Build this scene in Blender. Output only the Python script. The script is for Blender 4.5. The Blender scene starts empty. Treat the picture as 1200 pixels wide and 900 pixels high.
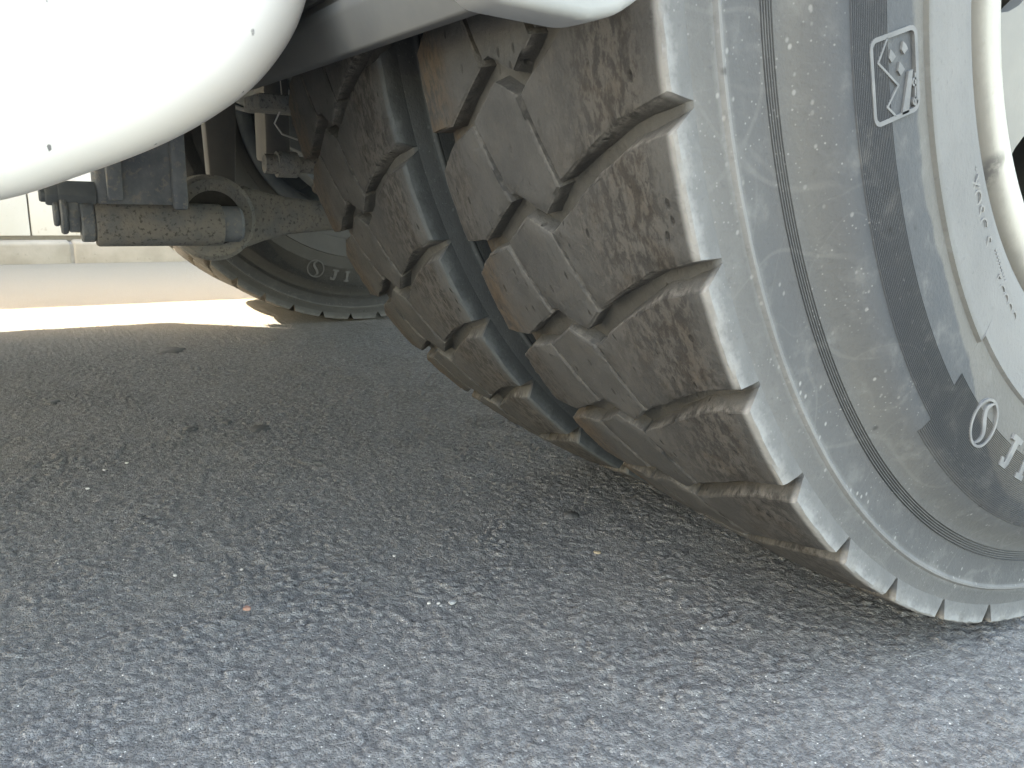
import bpy, bmesh, math, random
import numpy as np
from mathutils import Matrix, Vector
S = bpy.context.scene
COL = S.collection
R_ = math.radians
rng = random.Random(7)

# ---------------------------------------------------------------- camera, world, sun, exposure
CP = Vector((0.27036, -0.74546, 0.33775))
RT = Vector((0.52973549, 0.84760187, 0.03084455)); UP = Vector((-0.21864088, 0.10132855, 0.97053011)); FW = Vector((-0.8194977, 0.52086812, -0.23899774))
cd = bpy.data.cameras.new('camera'); cam = bpy.data.objects.new('camera', cd); COL.objects.link(cam)
m = Matrix.Identity(4)
for i in range(3):
    m[i][0] = RT[i]; m[i][1] = UP[i]; m[i][2] = -FW[i]; m[i][3] = CP[i]
cam.matrix_world = m
cd.sensor_fit = 'HORIZONTAL'; cd.sensor_width = 36; cd.lens = 36 * 923.08 / 1200
cd.clip_start = 0.01; cd.clip_end = 500
cd.dof.use_dof = True; cd.dof.focus_distance = 0.8; cd.dof.aperture_fstop = 60
S.camera = cam
SUN = Vector((-1.0, -1.3, 1.15)).normalized()            # towards the sun
w = bpy.data.worlds.new('World'); S.world = w; w.use_nodes = True
nt = w.node_tree; nt.nodes.clear()
so = nt.nodes.new('ShaderNodeOutputWorld'); bg = nt.nodes.new('ShaderNodeBackground'); sk = nt.nodes.new('ShaderNodeTexSky')
sk.sky_type = 'NISHITA'; sk.sun_disc = False
sk.sun_elevation = math.asin(SUN.z); sk.sun_rotation = math.atan2(SUN.x, SUN.y)
sk.air_density = 1.0; sk.dust_density = 2.0; sk.ozone_density = 0.2
bg.inputs['Strength'].default_value = 0.15
nt.links.new(sk.outputs[0], bg.inputs[0]); nt.links.new(bg.outputs[0], so.inputs[0])
sl = bpy.data.lights.new('sun', 'SUN'); sl.energy = 3.2; sl.angle = R_(0.53); sl.color = (1.0, 0.985, 0.96)
sun = bpy.data.objects.new('sun', sl); COL.objects.link(sun); sun.rotation_euler = SUN.to_track_quat('Z', 'Y').to_euler()
S.view_settings.view_transform = 'Standard'; S.view_settings.look = 'None'; S.view_settings.gamma = 1
S.view_settings.exposure = 3.4
S.view_settings.use_white_balance = True; S.view_settings.white_balance_temperature = 8900; S.view_settings.white_balance_tint = 8.8
S.cycles.max_bounces = 8; S.cycles.diffuse_bounces = 6

# ---------------------------------------------------------------- node helper
class NB:
    def __init__(s, name, rough=0.85, spec=0.3):
        s.m = bpy.data.materials.new(name); s.m.use_nodes = True
        s.t = s.m.node_tree; s.b = s.t.nodes['Principled BSDF']
        s.b.inputs['Roughness'].default_value = rough
        s.b.inputs['Specular IOR Level'].default_value = spec
    def n(s, typ, **kw):
        x = s.t.nodes.new(typ)
        for k, v in kw.items(): setattr(x, k, v)
        return x
    def put(s, v, sock):
        if isinstance(v, bpy.types.NodeSocket): s.t.links.new(v, sock)
        elif isinstance(v, (tuple, list)):
            sock.default_value = (*v, 1.0) if len(v) == 3 and sock.type == 'RGBA' else v
        else: sock.default_value = v
    def math(s, op, a, b=0.0, c=None, clamp=False):
        x = s.n('ShaderNodeMath', operation=op, use_clamp=clamp)
        s.put(a, x.inputs[0]); s.put(b, x.inputs[1])
        if c is not None: s.put(c, x.inputs[2])
        return x.outputs[0]
    def mix(s, f, a, b, blend='MIX'):
        x = s.n('ShaderNodeMix', data_type='RGBA', blend_type=blend)
        s.put(f, x.inputs[0]); s.put(a, x.inputs[6]); s.put(b, x.inputs[7]); return x.outputs[2]
    def step(s, v, lo, hi, a=0.0, b=1.0):
        x = s.n('ShaderNodeMapRange', interpolation_type='SMOOTHSTEP')
        s.put(v, x.inputs[0]); s.put(lo, x.inputs[1]); s.put(hi, x.inputs[2]); s.put(a, x.inputs[3]); s.put(b, x.inputs[4]); return x.outputs[0]
    def obj(s): return s.n('ShaderNodeTexCoord').outputs['Object']
    def noise(s, v, scale, detail=4, rough=0.55, dist=0.0):
        x = s.n('ShaderNodeTexNoise'); s.put(v, x.inputs['Vector']); x.inputs['Scale'].default_value = scale
        x.inputs['Detail'].default_value = detail; x.inputs['Roughness'].default_value = rough; x.inputs['Distortion'].default_value = dist
        return x.outputs['Fac']
    def voro(s, v, scale, feature='F1'):
        x = s.n('ShaderNodeTexVoronoi', feature=feature); s.put(v, x.inputs['Vector']); x.inputs['Scale'].default_value = scale
        return x
    def vmath(s, op, a, b):
        x = s.n('ShaderNodeVectorMath', operation=op); s.put(a, x.inputs[0]); s.put(b, x.inputs[1]); return x.outputs[0]
    def ramp(s, v, pts, interp='LINEAR'):
        x = s.n('ShaderNodeValToRGB'); s.put(v, x.inputs[0]); e = x.color_ramp; e.interpolation = interp
        while len(e.elements) < len(pts): e.elements.new(0.5)
        for el, (p, c) in zip(e.elements, pts): el.position = p; el.color = (*c, 1)
        return x.outputs[0]
    def sep(s, v):
        x = s.n('ShaderNodeSeparateXYZ'); s.put(v, x.inputs[0]); return x.outputs
    def bump(s, h, strength=0.5, dist=0.002):
        x = s.n('ShaderNodeBump'); s.put(h, x.inputs['Height']); x.inputs['Strength'].default_value = strength
        x.inputs['Distance'].default_value = dist; s.put(x.outputs[0], s.b.inputs['Normal'])
    def color(s, c): s.put(c, s.b.inputs['Base Color'])

def rnd_vec(b, v):
    oi = b.n('ShaderNodeObjectInfo'); c = b.n('ShaderNodeCombineXYZ')
    for i, k in enumerate((13.1, 7.7, 19.3)): b.put(b.math('MULTIPLY', oi.outputs['Random'], k), c.inputs[i])
    return b.vmath('ADD', v, c.outputs[0]), oi.outputs['Random']

# ---------------------------------------------------------------- materials
def mat_tyre(name, dust=1.0, bright=1.0, td=1.0, hue=(1, 1, 1)):
    b = NB(name, 0.8, 0.35)
    v = b.obj(); x, y, z = b.sep(v)
    r = b.math('SQRT', b.math('ADD', b.math('MULTIPLY', y, y), b.math('MULTIPLY', z, z)))
    vr, rnd = rnd_vec(b, v)
    # ---- sidewall: rings of dust by radius, broken up by noise
    nw = b.noise(v, 9, 5, 0.6); nf = b.noise(v, 55, 4, 0.6); nff = b.noise(v, 260, 3, 0.6)
    rr = b.math('ADD', r, b.math('ADD', b.math('MULTIPLY', b.math('SUBTRACT', nf, 0.5), b.step(r, .488, .512, .004, .018)), b.math('MULTIPLY', b.math('SUBTRACT', nff, 0.5), b.step(r, .488, .512, .001, .010))))
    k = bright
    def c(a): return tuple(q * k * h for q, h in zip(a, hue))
    lo, hi = 0.28, 0.54
    P = lambda q: (q - lo) / (hi - lo)
    side = b.ramp(b.step_lin(rr, lo, hi) if hasattr(b, 'step_lin') else b.math('DIVIDE', b.math('SUBTRACT', rr, lo), hi - lo), [
        (P(.290), c((.37, .37, .366))), (P(.340), c((.365, .365, .361))), (P(.362), c((.34, .34, .336))), (P(.3665), c((.27, .265, .25))),
        (P(.400), c((.25, .245, .235))), (P(.424), c((.20, .203, .208))), (P(.437), c((.17, .178, .19))), (P(.452), c((.235, .235, .23))), (P(.470), c((.185, .19, .198))),
        (P(.486), c((.195, .20, .206))), (P(.4905), c((.42, .42, .415))), (P(.495), c((.235, .237, .238))),
        (P(.503), c((.26, .262, .262))), (P(.5135), c((.33, .332, .33))), (P(.5205), c((.64, .64, .63)))])
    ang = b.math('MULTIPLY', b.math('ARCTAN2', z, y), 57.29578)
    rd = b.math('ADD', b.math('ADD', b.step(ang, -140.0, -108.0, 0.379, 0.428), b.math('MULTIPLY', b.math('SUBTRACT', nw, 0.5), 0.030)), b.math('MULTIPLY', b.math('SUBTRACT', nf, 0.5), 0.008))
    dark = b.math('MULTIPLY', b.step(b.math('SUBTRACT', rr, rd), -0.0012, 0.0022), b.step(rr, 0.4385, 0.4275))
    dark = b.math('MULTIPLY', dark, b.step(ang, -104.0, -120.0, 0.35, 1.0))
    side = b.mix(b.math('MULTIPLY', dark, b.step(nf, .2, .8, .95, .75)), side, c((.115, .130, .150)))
    # cloudy dust, fine grain, pale flecks, scuffs
    side = b.mix(b.step(nw, .35, .7, 0, .35), side, c((.14, .15, .165)))
    side = b.mix(b.step(nf, .52, .78, 0, .42), side, c((.36, .365, .36)))
    vv, _ = vr, 0
    fl = b.voro(b.vmath('MULTIPLY', v, (1.0, 1.0, 0.7)), 190)
    fleck = b.math('MULTIPLY', b.step(fl.outputs['Distance'], .24, .08), b.step(b.sep(fl.outputs['Color'])[0], .62, .80))
    fleck = b.math('MULTIPLY', b.math('MULTIPLY', fleck, b.step(rr, .375, .40)), b.step(b.noise(v, 12, 3), .36, .60))
    side = b.mix(b.math('MULTIPLY', fleck, .8), side, c((.60, .60, .59)))
    f2 = b.voro(b.vmath('ADD', v, (1.7, .3, .9)), 420)
    fk2 = b.math('MULTIPLY', b.step(f2.outputs['Distance'], .30, .10), b.step(b.sep(f2.outputs['Color'])[1], .70, .85))
    fk2 = b.math('MULTIPLY', b.math('MULTIPLY', fk2, b.step(rr, .40, .43)), b.step(b.noise(v, 16, 3, .6), .40, .62))
    side = b.mix(b.math('MULTIPLY', fk2, .7), side, c((.55, .55, .54)))
    f3 = b.voro(b.vmath('ADD', v, (2.7, 5.3, .4)), 60)
    dk = b.math('MULTIPLY', b.step(f3.outputs['Distance'], .16, .05), b.step(b.sep(f3.outputs['Color'])[2], .86, .90))
    side = b.mix(b.math('MULTIPLY', dk, .6), side, c((.05, .05, .052)))
    sc = b.math('ABSOLUTE', b.math('SUBTRACT', b.noise(v, 7, 1, 0.4, 1.2), 0.5))
    side = b.mix(b.math('MULTIPLY', b.step(sc, .010, .002), b.step(rr, .43, .45, 0, .22)), side, c((.36, .36, .35)))
    sc2 = b.math('ABSOLUTE', b.math('SUBTRACT', b.noise(b.vmath('ADD', v, (3., 1., 5.)), 15, 1, 0.4, .8), 0.5))
    side = b.mix(b.math('MULTIPLY', b.step(sc2, .012, .002), b.step(rr, .38, .40, 0, .12)), side, c((.36, .36, .35)))
    side = b.mix(b.step(nff, .55, .8, 0, .25), side, c((.08, .085, .09)))
    # ---- tread: brown grey road dust, dark rough worn patches, rusty mud at the inner row
    t1 = b.noise(vr, 22, 5, 0.65); t2 = b.noise(b.vmath('MULTIPLY', vr, (1.5, .7, .7)), 150, 5, 0.72, .2); t3 = b.noise(vr, 420, 3, 0.7)
    t4 = b.noise(b.vmath('ADD', vr, (4.1, 2.2, 9.7)), 38, 4, .6)
    tr = b.mix(b.step(t1, .35, .68), (.092, .093, .093), (.130, .129, .126))
    tr = b.mix(b.step(t4, .50, .72, 0, .45), tr, (.142, .134, .123))
    zone = b.math('MULTIPLY', b.step(b.math('ADD', x, b.math('MULTIPLY', t1, .09)), -.050, .010), b.step(b.math('ADD', x, b.math('MULTIPLY', t1, .03)), .014, -.004))
    inn = b.step(b.math('ADD', x, b.math('MULTIPLY', b.math('SUBTRACT', t1, .5), .07)), -.170, -.212)
    z2 = b.math('MAXIMUM', zone, b.math('MULTIPLY', inn, .8))
    tr = b.mix(b.math('MULTIPLY', z2, .72), tr, b.mix(b.step(t2, .42, .58), (.040, .037, .035), b.mix(b.step(t4, .4, .6), (.160, .145, .130), (.140, .136, .130))))
    tr = b.mix(b.math('MULTIPLY', b.math('MULTIPLY', z2, b.step(t4, .48, .66)), .40), tr, b.mix(b.step(t2, .4, .6), (.060, .046, .035), (.140, .108, .080)))
    pv = b.voro(b.vmath('MULTIPLY', vr, (1.6, .75, .75)), 120)
    pit = b.math('MULTIPLY', b.step(pv.outputs['Distance'], .30, .12), b.step(b.sep(pv.outputs['Color'])[0], .74, .82))
    pit = b.math('MULTIPLY', pit, b.step(t1, .40, .58))
    tr = b.mix(b.math('MULTIPLY', pit, .8), tr, (.022, .021, .020))
    tr = b.mix(b.step(t3, .56, .78, 0, .45), tr, (.050, .048, .046))
    tr = b.mix(b.step(t3, .42, .25, 0, .35), tr, (.18, .175, .165))
    deep = b.step(r, .5235, .5135)                       # dusty groove walls, lightened to imitate light on the lower walls
    tr = b.mix(b.math('MULTIPLY', deep, .7), tr, b.mix(t1, (.135, .134, .130), (.225, .220, .212)))
    tr = b.mix(b.math('MULTIPLY', b.math('MULTIPLY', inn, b.step(b.math('ADD', t2, b.math('MULTIPLY', t4, .5)), .62, .84)), b.math('MULTIPLY', b.step(rnd, .25, .75), .65)), tr, (.165, .112, .068))
    ed = b.n('ShaderNodeAttribute', attribute_name='worn').outputs['Fac']   # rubbed pale edges of the lugs
    tr = b.mix(b.math('MULTIPLY', b.step(ed, .35, .95), b.step(b.math('ADD', t2, b.math('MULTIPLY', t1, .6)), .68, .95, 0, .8)), tr, (.25, .24, .225))
    if td < 1: tr = b.mix(1.0, tr, (td, td, td), 'MULTIPLY')
    isside = b.math('MAXIMUM', b.step(x, -.0035, .0012), b.step(x, -.2255, -.2285))
    isside = b.math('MAXIMUM', isside, b.step(r, .5060, .5045))
    col = b.mix(isside, tr, side)
    if dust < 1: col = b.mix(1 - dust, col, (.03, .035, .042))
    b.color(col)
    hgt = b.math('SUBTRACT', b.math('ADD', b.math('MULTIPLY', t2, b.math('MULTIPLY', b.math('SUBTRACT', 1.0, isside), 1.0)), b.math('MULTIPLY', b.math('ADD', nff, t3), .25)), b.math('MULTIPLY', b.math('MULTIPLY', pit, b.math('SUBTRACT', 1.0, isside)), 1.1))
    b.bump(hgt, 0.8, 0.0018)
    return b.m

def mat_plain(name, c1, c2, scale=20, rough=.7, bump=.3, spots=None, spec=.3, bd=.002, metal=0):
    b = NB(name, rough, spec); v = b.obj()
    n1 = b.noise(v, scale, 5, .6); n2 = b.noise(v, scale * 6, 4, .65)
    col = b.mix(b.step(n1, .35, .68), c1, c2)
    if spots: col = b.mix(b.step(n2, spots[1], spots[1] + .12, 0, spots[2]), col, spots[0])
    b.color(col); b.b.inputs['Metallic'].default_value = metal
    if bump: b.bump(b.math('ADD', n2, b.math('MULTIPLY', n1, .5)), bump, bd)
    return b.m

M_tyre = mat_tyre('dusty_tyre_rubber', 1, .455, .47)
M_tyre_in = mat_tyre('shaded_tyre_rubber', 1, .165, .56, (.90, 1.0, 1.06))  # darker, bluer copy: shade and a blue veil put into the colour
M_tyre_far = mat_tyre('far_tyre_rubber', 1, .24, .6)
M_emb = mat_plain('worn_pale_lettering', (.215, .215, .213), (.135, .139, .144), 40, .8, .2)
M_icon = mat_plain('embossed_grey_mark', (.120, .126, .132), (.17, .174, .178), 50, .8, .2)
M_bead = mat_plain('embossed_bead_text', (.19, .19, .188), (.205, .205, .203), 60, .8, .2)
M_rib = mat_plain('rib_rubber', (.10, .11, .125), (.20, .205, .205), 30, .7, .2)
M_white = mat_plain('white_tank_paint', (.80, .80, .78), (.82, .82, .80), 3, .35, 0, spec=.5)
M_pan = mat_plain('white_guard_plastic', (.27, .287, .295), (.315, .327, .333), 14, .5, .1)
M_rimpaint = mat_plain('dirty_cream_rim_paint', (.32, .31, .28), (.37, .36, .335), 25, .5, .15, ((.30, .25, .19), .64, .6))
def mat_rim():
    b = NB('chipped_cream_rim_paint', .5, .4); v = b.obj(); x, y, z = b.sep(v)
    r = b.math('SQRT', b.math('ADD', b.math('MULTIPLY', y, y), b.math('MULTIPLY', z, z)))
    n1 = b.noise(v, 22, 5, .65); n2 = b.noise(v, 90, 4, .7); n3 = b.noise(v, 9, 3, .6)
    col = b.mix(b.step(n1, .35, .68), (.295, .285, .255), (.345, .335, .31))
    col = b.mix(b.step(n2, .56, .72, 0, .45), col, (.22, .195, .15))
    gap_dark = b.math('MULTIPLY', b.step(b.math('ADD', r, b.math('MULTIPLY', b.math('SUBTRACT', n1, .5), .016)), .2815, .2915), .75)  # rim colour darker towards the tyre gap
    col = b.mix(gap_dark, col, (.10, .095, .085))
    chip = b.math('MULTIPLY', b.step(b.math('ABSOLUTE', b.math('SUBTRACT', b.math('ADD', r, b.math('MULTIPLY', b.math('SUBTRACT', n2, .5), .006)), .2603)), .0016, .0006), b.step(n2, .46, .60))
    col = b.mix(b.math('MULTIPLY', chip, .85), col, (.09, .06, .04))
    sm = b.math('MULTIPLY', b.step(n3, .66, .72), b.step(n2, .35, .6))
    col = b.mix(b.math('MULTIPLY', sm, .8), col, (.05, .05, .052))
    b.color(col); b.bump(b.math('ADD', n2, n1), .25, .001); return b.m
def mat_tank():
    b = NB('scuffed_white_tank_paint', .35, .5); v = b.obj()
    n1 = b.noise(v, 5, 4, .6); n2 = b.noise(v, 60, 4, .7)
    col = b.mix(n1, (.78, .78, .76), (.83, .83, .81))
    sv = b.voro(b.vmath('ADD', b.vmath('MULTIPLY', v, (1.0, 1.0, .6)), (.21, .05, .13)), 66)
    sp = b.math('MULTIPLY', b.step(b.math('ADD', sv.outputs['Distance'], b.math('MULTIPLY', b.math('SUBTRACT', n2, .5), .35)), .10, .05), b.step(b.sep(sv.outputs['Color'])[0], .50, .54))
    col = b.mix(b.math('MULTIPLY', sp, .9), col, (.11, .11, .12))
    b.color(col); return b.m
M_tank = mat_tank()
M_disc = mat_plain('grey_white_disc_paint', (.18, .182, .178), (.21, .21, .2), 12, .55, .15, ((.33, .25, .17), .68, .5))
M_guard = mat_plain('dusty_black_plastic', (.085, .09, .095), (.12, .122, .122), 8, .6, .15)
M_steel = mat_plain('dusty_haze_tinted_steel', (.13, .155, .185), (.20, .225, .25), 22, .75, .7, ((.30, .285, .26), .53, .55))  # blue lift imitates veiling haze; the pale spots are dust
M_rod = mat_plain('muddy_cast_steel', (.235, .23, .215), (.165, .178, .19), 34, .85, .9, ((.05, .05, .05), .54, .7))
M_rubber = mat_plain('black_bush_rubber', (.03, .03, .03), (.05, .05, .05), 30, .7, .2)
M_darkmetal = mat_plain('haze_tinted_axle_steel', (.095, .115, .135), (.14, .16, .175), 15, .75, .4)  # lightened and blued to imitate haze over the dark underbody
M_stone = mat_plain('pale_wall_stone', (.74, .71, .64), (.80, .77, .71), 5, .8, .3, ((.42, .33, .22), .60, .35))
M_kerb = mat_plain('dusty_kerb_concrete', (.40, .355, .295), (.49, .44, .375), 7, .85, .5, ((.25, .23, .2), .6, .4))
M_wood = mat_plain('weathered_planks', (.11, .113, .118), (.15, .153, .157), 9, .8, .3)
M_tar = mat_plain('wet_tar', (.075, .077, .078), (.105, .107, .108), 60, .6, .3)
M_mortar = mat_plain('grey_mortar', (.35, .33, .3), (.42, .4, .37), 20, .9, .3)

def mat_road():
    b = NB('worn_asphalt', .82, .35); v = b.obj(); x, y, z = b.sep(v)
    at = b.n('ShaderNodeAttribute', attribute_name='stone'); st = at.outputs['Fac']
    a2 = b.n('ShaderNodeAttribute', attribute_name='crest'); cr = a2.outputs['Fac']
    n1 = b.noise(v, 3.2, 4, .6); n2 = b.noise(v, 700, 3, .7); n3 = b.noise(v, 11, 3, .6)
    binder = (0.158, 0.158, 0.158)
    stone = b.ramp(st, [(0, (0.196, 0.196, 0.195)), (.5, (0.231, 0.231, 0.230)), (.90, (0.265, 0.265, 0.263)), (.975, (0.329, 0.327, 0.317)), (1, (0.464, 0.458, 0.439))])
    col = b.mix(b.step(cr, .05, .75, 0, .8), binder, stone)
    c1 = b.voro(v, 330); c2 = b.voro(v, 720)
    r1 = b.sep(c1.outputs['Color'])[0]; r2 = b.sep(c2.outputs['Color'])[1]
    col = b.mix(b.step(r1, .55, .95, 0, .45), col, (0.305, 0.309, 0.305)); col = b.mix(b.step(r1, .45, .05, 0, .45), col, (0.110, 0.110, 0.109))
    col = b.mix(b.step(r2, .75, 1.0, 0, .40), col, (0.366, 0.366, 0.360)); col = b.mix(b.step(r2, .25, .0, 0, .5), col, (0.090, 0.090, 0.090))
    col = b.mix(b.math('MULTIPLY', b.step(r2, .985, .993), b.step(c2.outputs['Distance'], .5, .3)), col, (0.756, 0.744, 0.708))
    col = b.mix(b.step(n1, .42, .70, 0, .22), col, (0.244, 0.229, 0.205))
    col = b.mix(b.step(n3, .55, .75, 0, .22), col, (0.140, 0.140, 0.139))
    # pale dusty gutter towards the kerb
    g = b.step(b.math('ADD', x, b.math('MULTIPLY', b.math('SUBTRACT', n1, .5), .25)), -1.35, -2.15)
    col = b.mix(b.math('MULTIPLY', g, .9), col, b.mix(b.step(n2, .35, .7), (.32, .29, .24), (.43, .395, .335)))
    b.color(col)
    b.bump(b.math('ADD', b.math('ADD', n2, b.math('MULTIPLY', b.noise(v, 260, 4, .65), 1.6)), b.math('MULTIPLY', b.math('ADD', c1.outputs['Distance'], c2.outputs['Distance']), -.7)), .85, .0016)
    return b.m
M_road = mat_road()

# ---------------------------------------------------------------- object helpers
def link(name, me, mat=None, parent=None, loc=None, label=None):
    o = bpy.data.objects.new(name, me); COL.objects.link(o)
    if mat is not None and me is not None and not me.materials: me.materials.append(mat)
    if parent is not None: o.parent = parent
    if loc is not None: o.location = loc
    if label: o['label'] = label
    return o
def bm_mesh(bm, name, smooth=False, recalc=True, ang=None):
    if recalc: bmesh.ops.recalc_face_normals(bm, faces=bm.faces)
    me = bpy.data.meshes.new(name); bm.to_mesh(me); bm.free()
    if smooth or ang:
        for p in me.polygons: p.use_smooth = True
        if ang: me.set_sharp_from_angle(angle=R_(ang))
    return me
def box_bm(x0, x1, y0, y1, z0, z1, bev=0.0, seg=2, bm=None):
    own = bm is None
    bm = bm or bmesh.new(); n0 = len(bm.verts)
    r = bmesh.ops.create_cube(bm, size=1)
    for q in r['verts']: q.co = Vector(((x0 + x1) / 2 + q.co.x * (x1 - x0), (y0 + y1) / 2 + q.co.y * (y1 - y0), (z0 + z1) / 2 + q.co.z * (z1 - z0)))
    if bev:
        es = list({e for q in r['verts'] for e in q.link_edges})
        bmesh.ops.bevel(bm, geom=es, offset=bev, segments=seg, profile=.5, affect='EDGES')
    return bm
def lathe(profile, axis='X', n=96, a0=0.0, a1=2 * math.pi, bm=None, centre=(0, 0, 0), close=False, extra=()):
    """profile: list of (along, radius) or functions of the angle"""
    bm = bm or bmesh.new(); full = abs(a1 - a0 - 2 * math.pi) < 1e-6
    angs = sorted(list(np.linspace(a0, a1, n + (0 if full else 1), endpoint=not full)) + list(extra))
    rings = []
    for a in angs:
        ring = []
        for p in profile:
            l, r = p(a) if callable(p) else p
            c, s_ = r * math.cos(a), r * math.sin(a)
            co = {'X': (l, c, s_), 'Y': (c, l, s_), 'Z': (c, s_, l)}[axis]
            ring.append(bm.verts.new((co[0] + centre[0], co[1] + centre[1], co[2] + centre[2])))
        rings.append(ring)
    N = len(rings); m_ = len(profile)
    for i in range(N if full else N - 1):
        A, B = rings[i], rings[(i + 1) % N]
        for j in range(m_ if close else m_ - 1):
            bm.faces.new((A[j], A[(j + 1) % m_], B[(j + 1) % m_], B[j]))
    return bm
def tube(pts, rad, n=12, bm=None):
    bm = bm or bmesh.new(); pts = [Vector(p) for p in pts]; rings = []
    for i, p in enumerate(pts):
        t = (pts[min(i + 1, len(pts) - 1)] - pts[max(i - 1, 0)]).normalized()
        u = t.cross(Vector((0, 0, 1)));  u = u if u.length > 1e-3 else t.cross(Vector((1, 0, 0))); u.normalize(); v_ = t.cross(u)
        r = rad[i] if isinstance(rad, (list, tuple)) else rad
        rings.append([bm.verts.new(p + r * (math.cos(k * 2 * math.pi / n) * u + math.sin(k * 2 * math.pi / n) * v_)) for k in range(n)])
    for A, B in zip(rings, rings[1:]):
        for k in range(n): bm.faces.new((A[k], A[(k + 1) % n], B[(k + 1) % n], B[k]))
    bm.faces.new(rings[0]); bm.faces.new(rings[-1][::-1])
    return bm
def prism(outline, x0, x1, axis='X', bev=0.0, seg=2):
    bm = bmesh.new()
    mp = {'X': lambda a, b_, l: (l, a, b_), 'Y': lambda a, b_, l: (a, l, b_), 'Z': lambda a, b_, l: (a, b_, l)}[axis]
    A = [bm.verts.new(mp(a, b_, x0)) for a, b_ in outline]; B = [bm.verts.new(mp(a, b_, x1)) for a, b_ in outline]
    bm.faces.new(A); bm.faces.new(B[::-1]); n = len(A)
    for i in range(n): bm.faces.new((A[i], A[(i + 1) % n], B[(i + 1) % n], B[i]))
    bmesh.ops.recalc_face_normals(bm, faces=bm.faces)
    if bev: bmesh.ops.bevel(bm, geom=list(bm.edges), offset=bev, segments=seg, profile=.5, affect='EDGES')
    return bm
def structure(o): o['kind'] = 'structure'; return o
def thing(name, label, cat, loc=(0, 0, 0), group=None):
    o = bpy.data.objects.new(name, None); COL.objects.link(o); o.location = loc; o.empty_display_size = .1
    o['label'] = label; o['category'] = cat
    if group: o['group'] = group
    return o

# ---------------------------------------------------------------- road: one sheet, stones modelled near the camera
def worley(X, Y, cell, seed):
    def h(i, j, k):
        q = np.sin(i * 127.1 + j * 311.7 + k * 74.7 + seed * 17.3) * 43758.5453
        return q - np.floor(q)
    gx, gy = np.floor(X / cell), np.floor(Y / cell)
    best = np.full(X.shape, 9.0); idv = np.zeros(X.shape)
    for di in (-1, 0, 1):
        for dj in (-1, 0, 1):
            i, j = gx + di, gy + dj
            px, py = (i + .1 + .8 * h(i, j, 1)) * cell, (j + .1 + .8 * h(i, j, 2)) * cell
            d = np.hypot(X - px, Y - py) / cell
            k = d < best; best = np.where(k, d, best); idv = np.where(k, h(i, j, 3), idv)
    return best, idv
def vnoise(X, Y, s, seed):
    def h(i, j):
        q = np.sin(i * 12.9898 + j * 78.233 + seed * 37.7) * 43758.5453
        return q - np.floor(q)
    x, y = X / s, Y / s; i, j = np.floor(x), np.floor(y); u, v = x - i, y - j
    u, v = u * u * (3 - 2 * u), v * v * (3 - 2 * v)
    return (h(i, j) * (1 - u) + h(i + 1, j) * u) * (1 - v) + (h(i, j + 1) * (1 - u) + h(i + 1, j + 1) * u) * v
def axis_coords(lo, hi, step, lo2, hi2, step2, end):
    a = list(np.arange(lo, hi, step)); l = list(np.arange(lo2, lo, step2)); r = list(np.arange(hi, hi2, step2))
    out = l + a + r; s = step2
    while out[-1] < end: s *= 1.35; out.append(out[-1] + s)
    s = step2; pre = []
    q = out[0]
    while q > -end: s *= 1.35; q -= s; pre.append(q)
    return np.array(pre[::-1] + out)
def ground_height(X, Y):
    f1, id1 = worley(X, Y, .0070, 1); f2, id2 = worley(X + .003, Y, .0044, 5)
    big = vnoise(X, Y, .05, 3) * .5 + vnoise(X, Y, .021, 4) * .5
    near = np.clip((X + 2.4) / 1.0, 0, 1) * np.clip((1.6 - X) / .8, 0, 1) * np.clip((Y + 1.6) / .5, 0, 1) * np.clip((1.4 - Y) / .6, 0, 1)
    cap1 = np.clip(1 - (f1 / .62) ** 2, 0, 1); cap2 = np.clip(1 - (f2 / .6) ** 2, 0, 1)
    pick = id1 > .30
    cap = np.where(pick, cap1, cap2 * .55)
    mod = .35 + 1.0 * vnoise(X, Y, .018, 8) * (.5 + vnoise(X, Y, .09, 9))
    H = (.0021 * np.sqrt(cap) * (.4 + .8 * id1) * mod + .0022 * (big - .5)) * near
    stone = np.where(pick, id2 * .25 + id1 * .75, id2); crest = cap * near + .5 * (1 - near)
    stone = stone * near + .5 * (1 - near)
    return H - .0018, stone, crest
xs = axis_coords(-1.45, .34, .0025, -2.5, .9, .012, 60); ys = axis_coords(-.98, .32, .0025, -1.6, 1.1, .012, 60)
X, Y = np.meshgrid(xs, ys, indexing='ij'); H, ST, CR = ground_height(X, Y)
nx, ny = X.shape
me = bpy.data.meshes.new('road')
V = np.stack([X, Y, H], -1).reshape(-1, 3)
idx = np.arange(nx * ny).reshape(nx, ny)
F = np.stack([idx[:-1, :-1], idx[1:, :-1], idx[1:, 1:], idx[:-1, 1:]], -1).reshape(-1, 4)
me.vertices.add(len(V)); me.vertices.foreach_set('co', V.ravel())
me.loops.add(F.size); me.loops.foreach_set('vertex_index', F.ravel().astype(np.int32))
me.polygons.add(len(F)); me.polygons.foreach_set('loop_start', np.arange(0, F.size, 4, dtype=np.int32)); me.polygons.foreach_set('loop_total', np.full(len(F), 4, dtype=np.int32))
me.update(); me.validate()
me.polygons.foreach_set('use_smooth', np.ones(len(F), dtype=bool))
for nm, arr in (('stone', ST), ('crest', CR)):
    at = me.attributes.new(nm, 'FLOAT', 'POINT'); at.data.foreach_set('value', arr.ravel().astype(np.float32))
structure(link('road', me, M_road))
def gz(x, y): return float(ground_height(np.array([x]), np.array([y]))[0][0])

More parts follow.
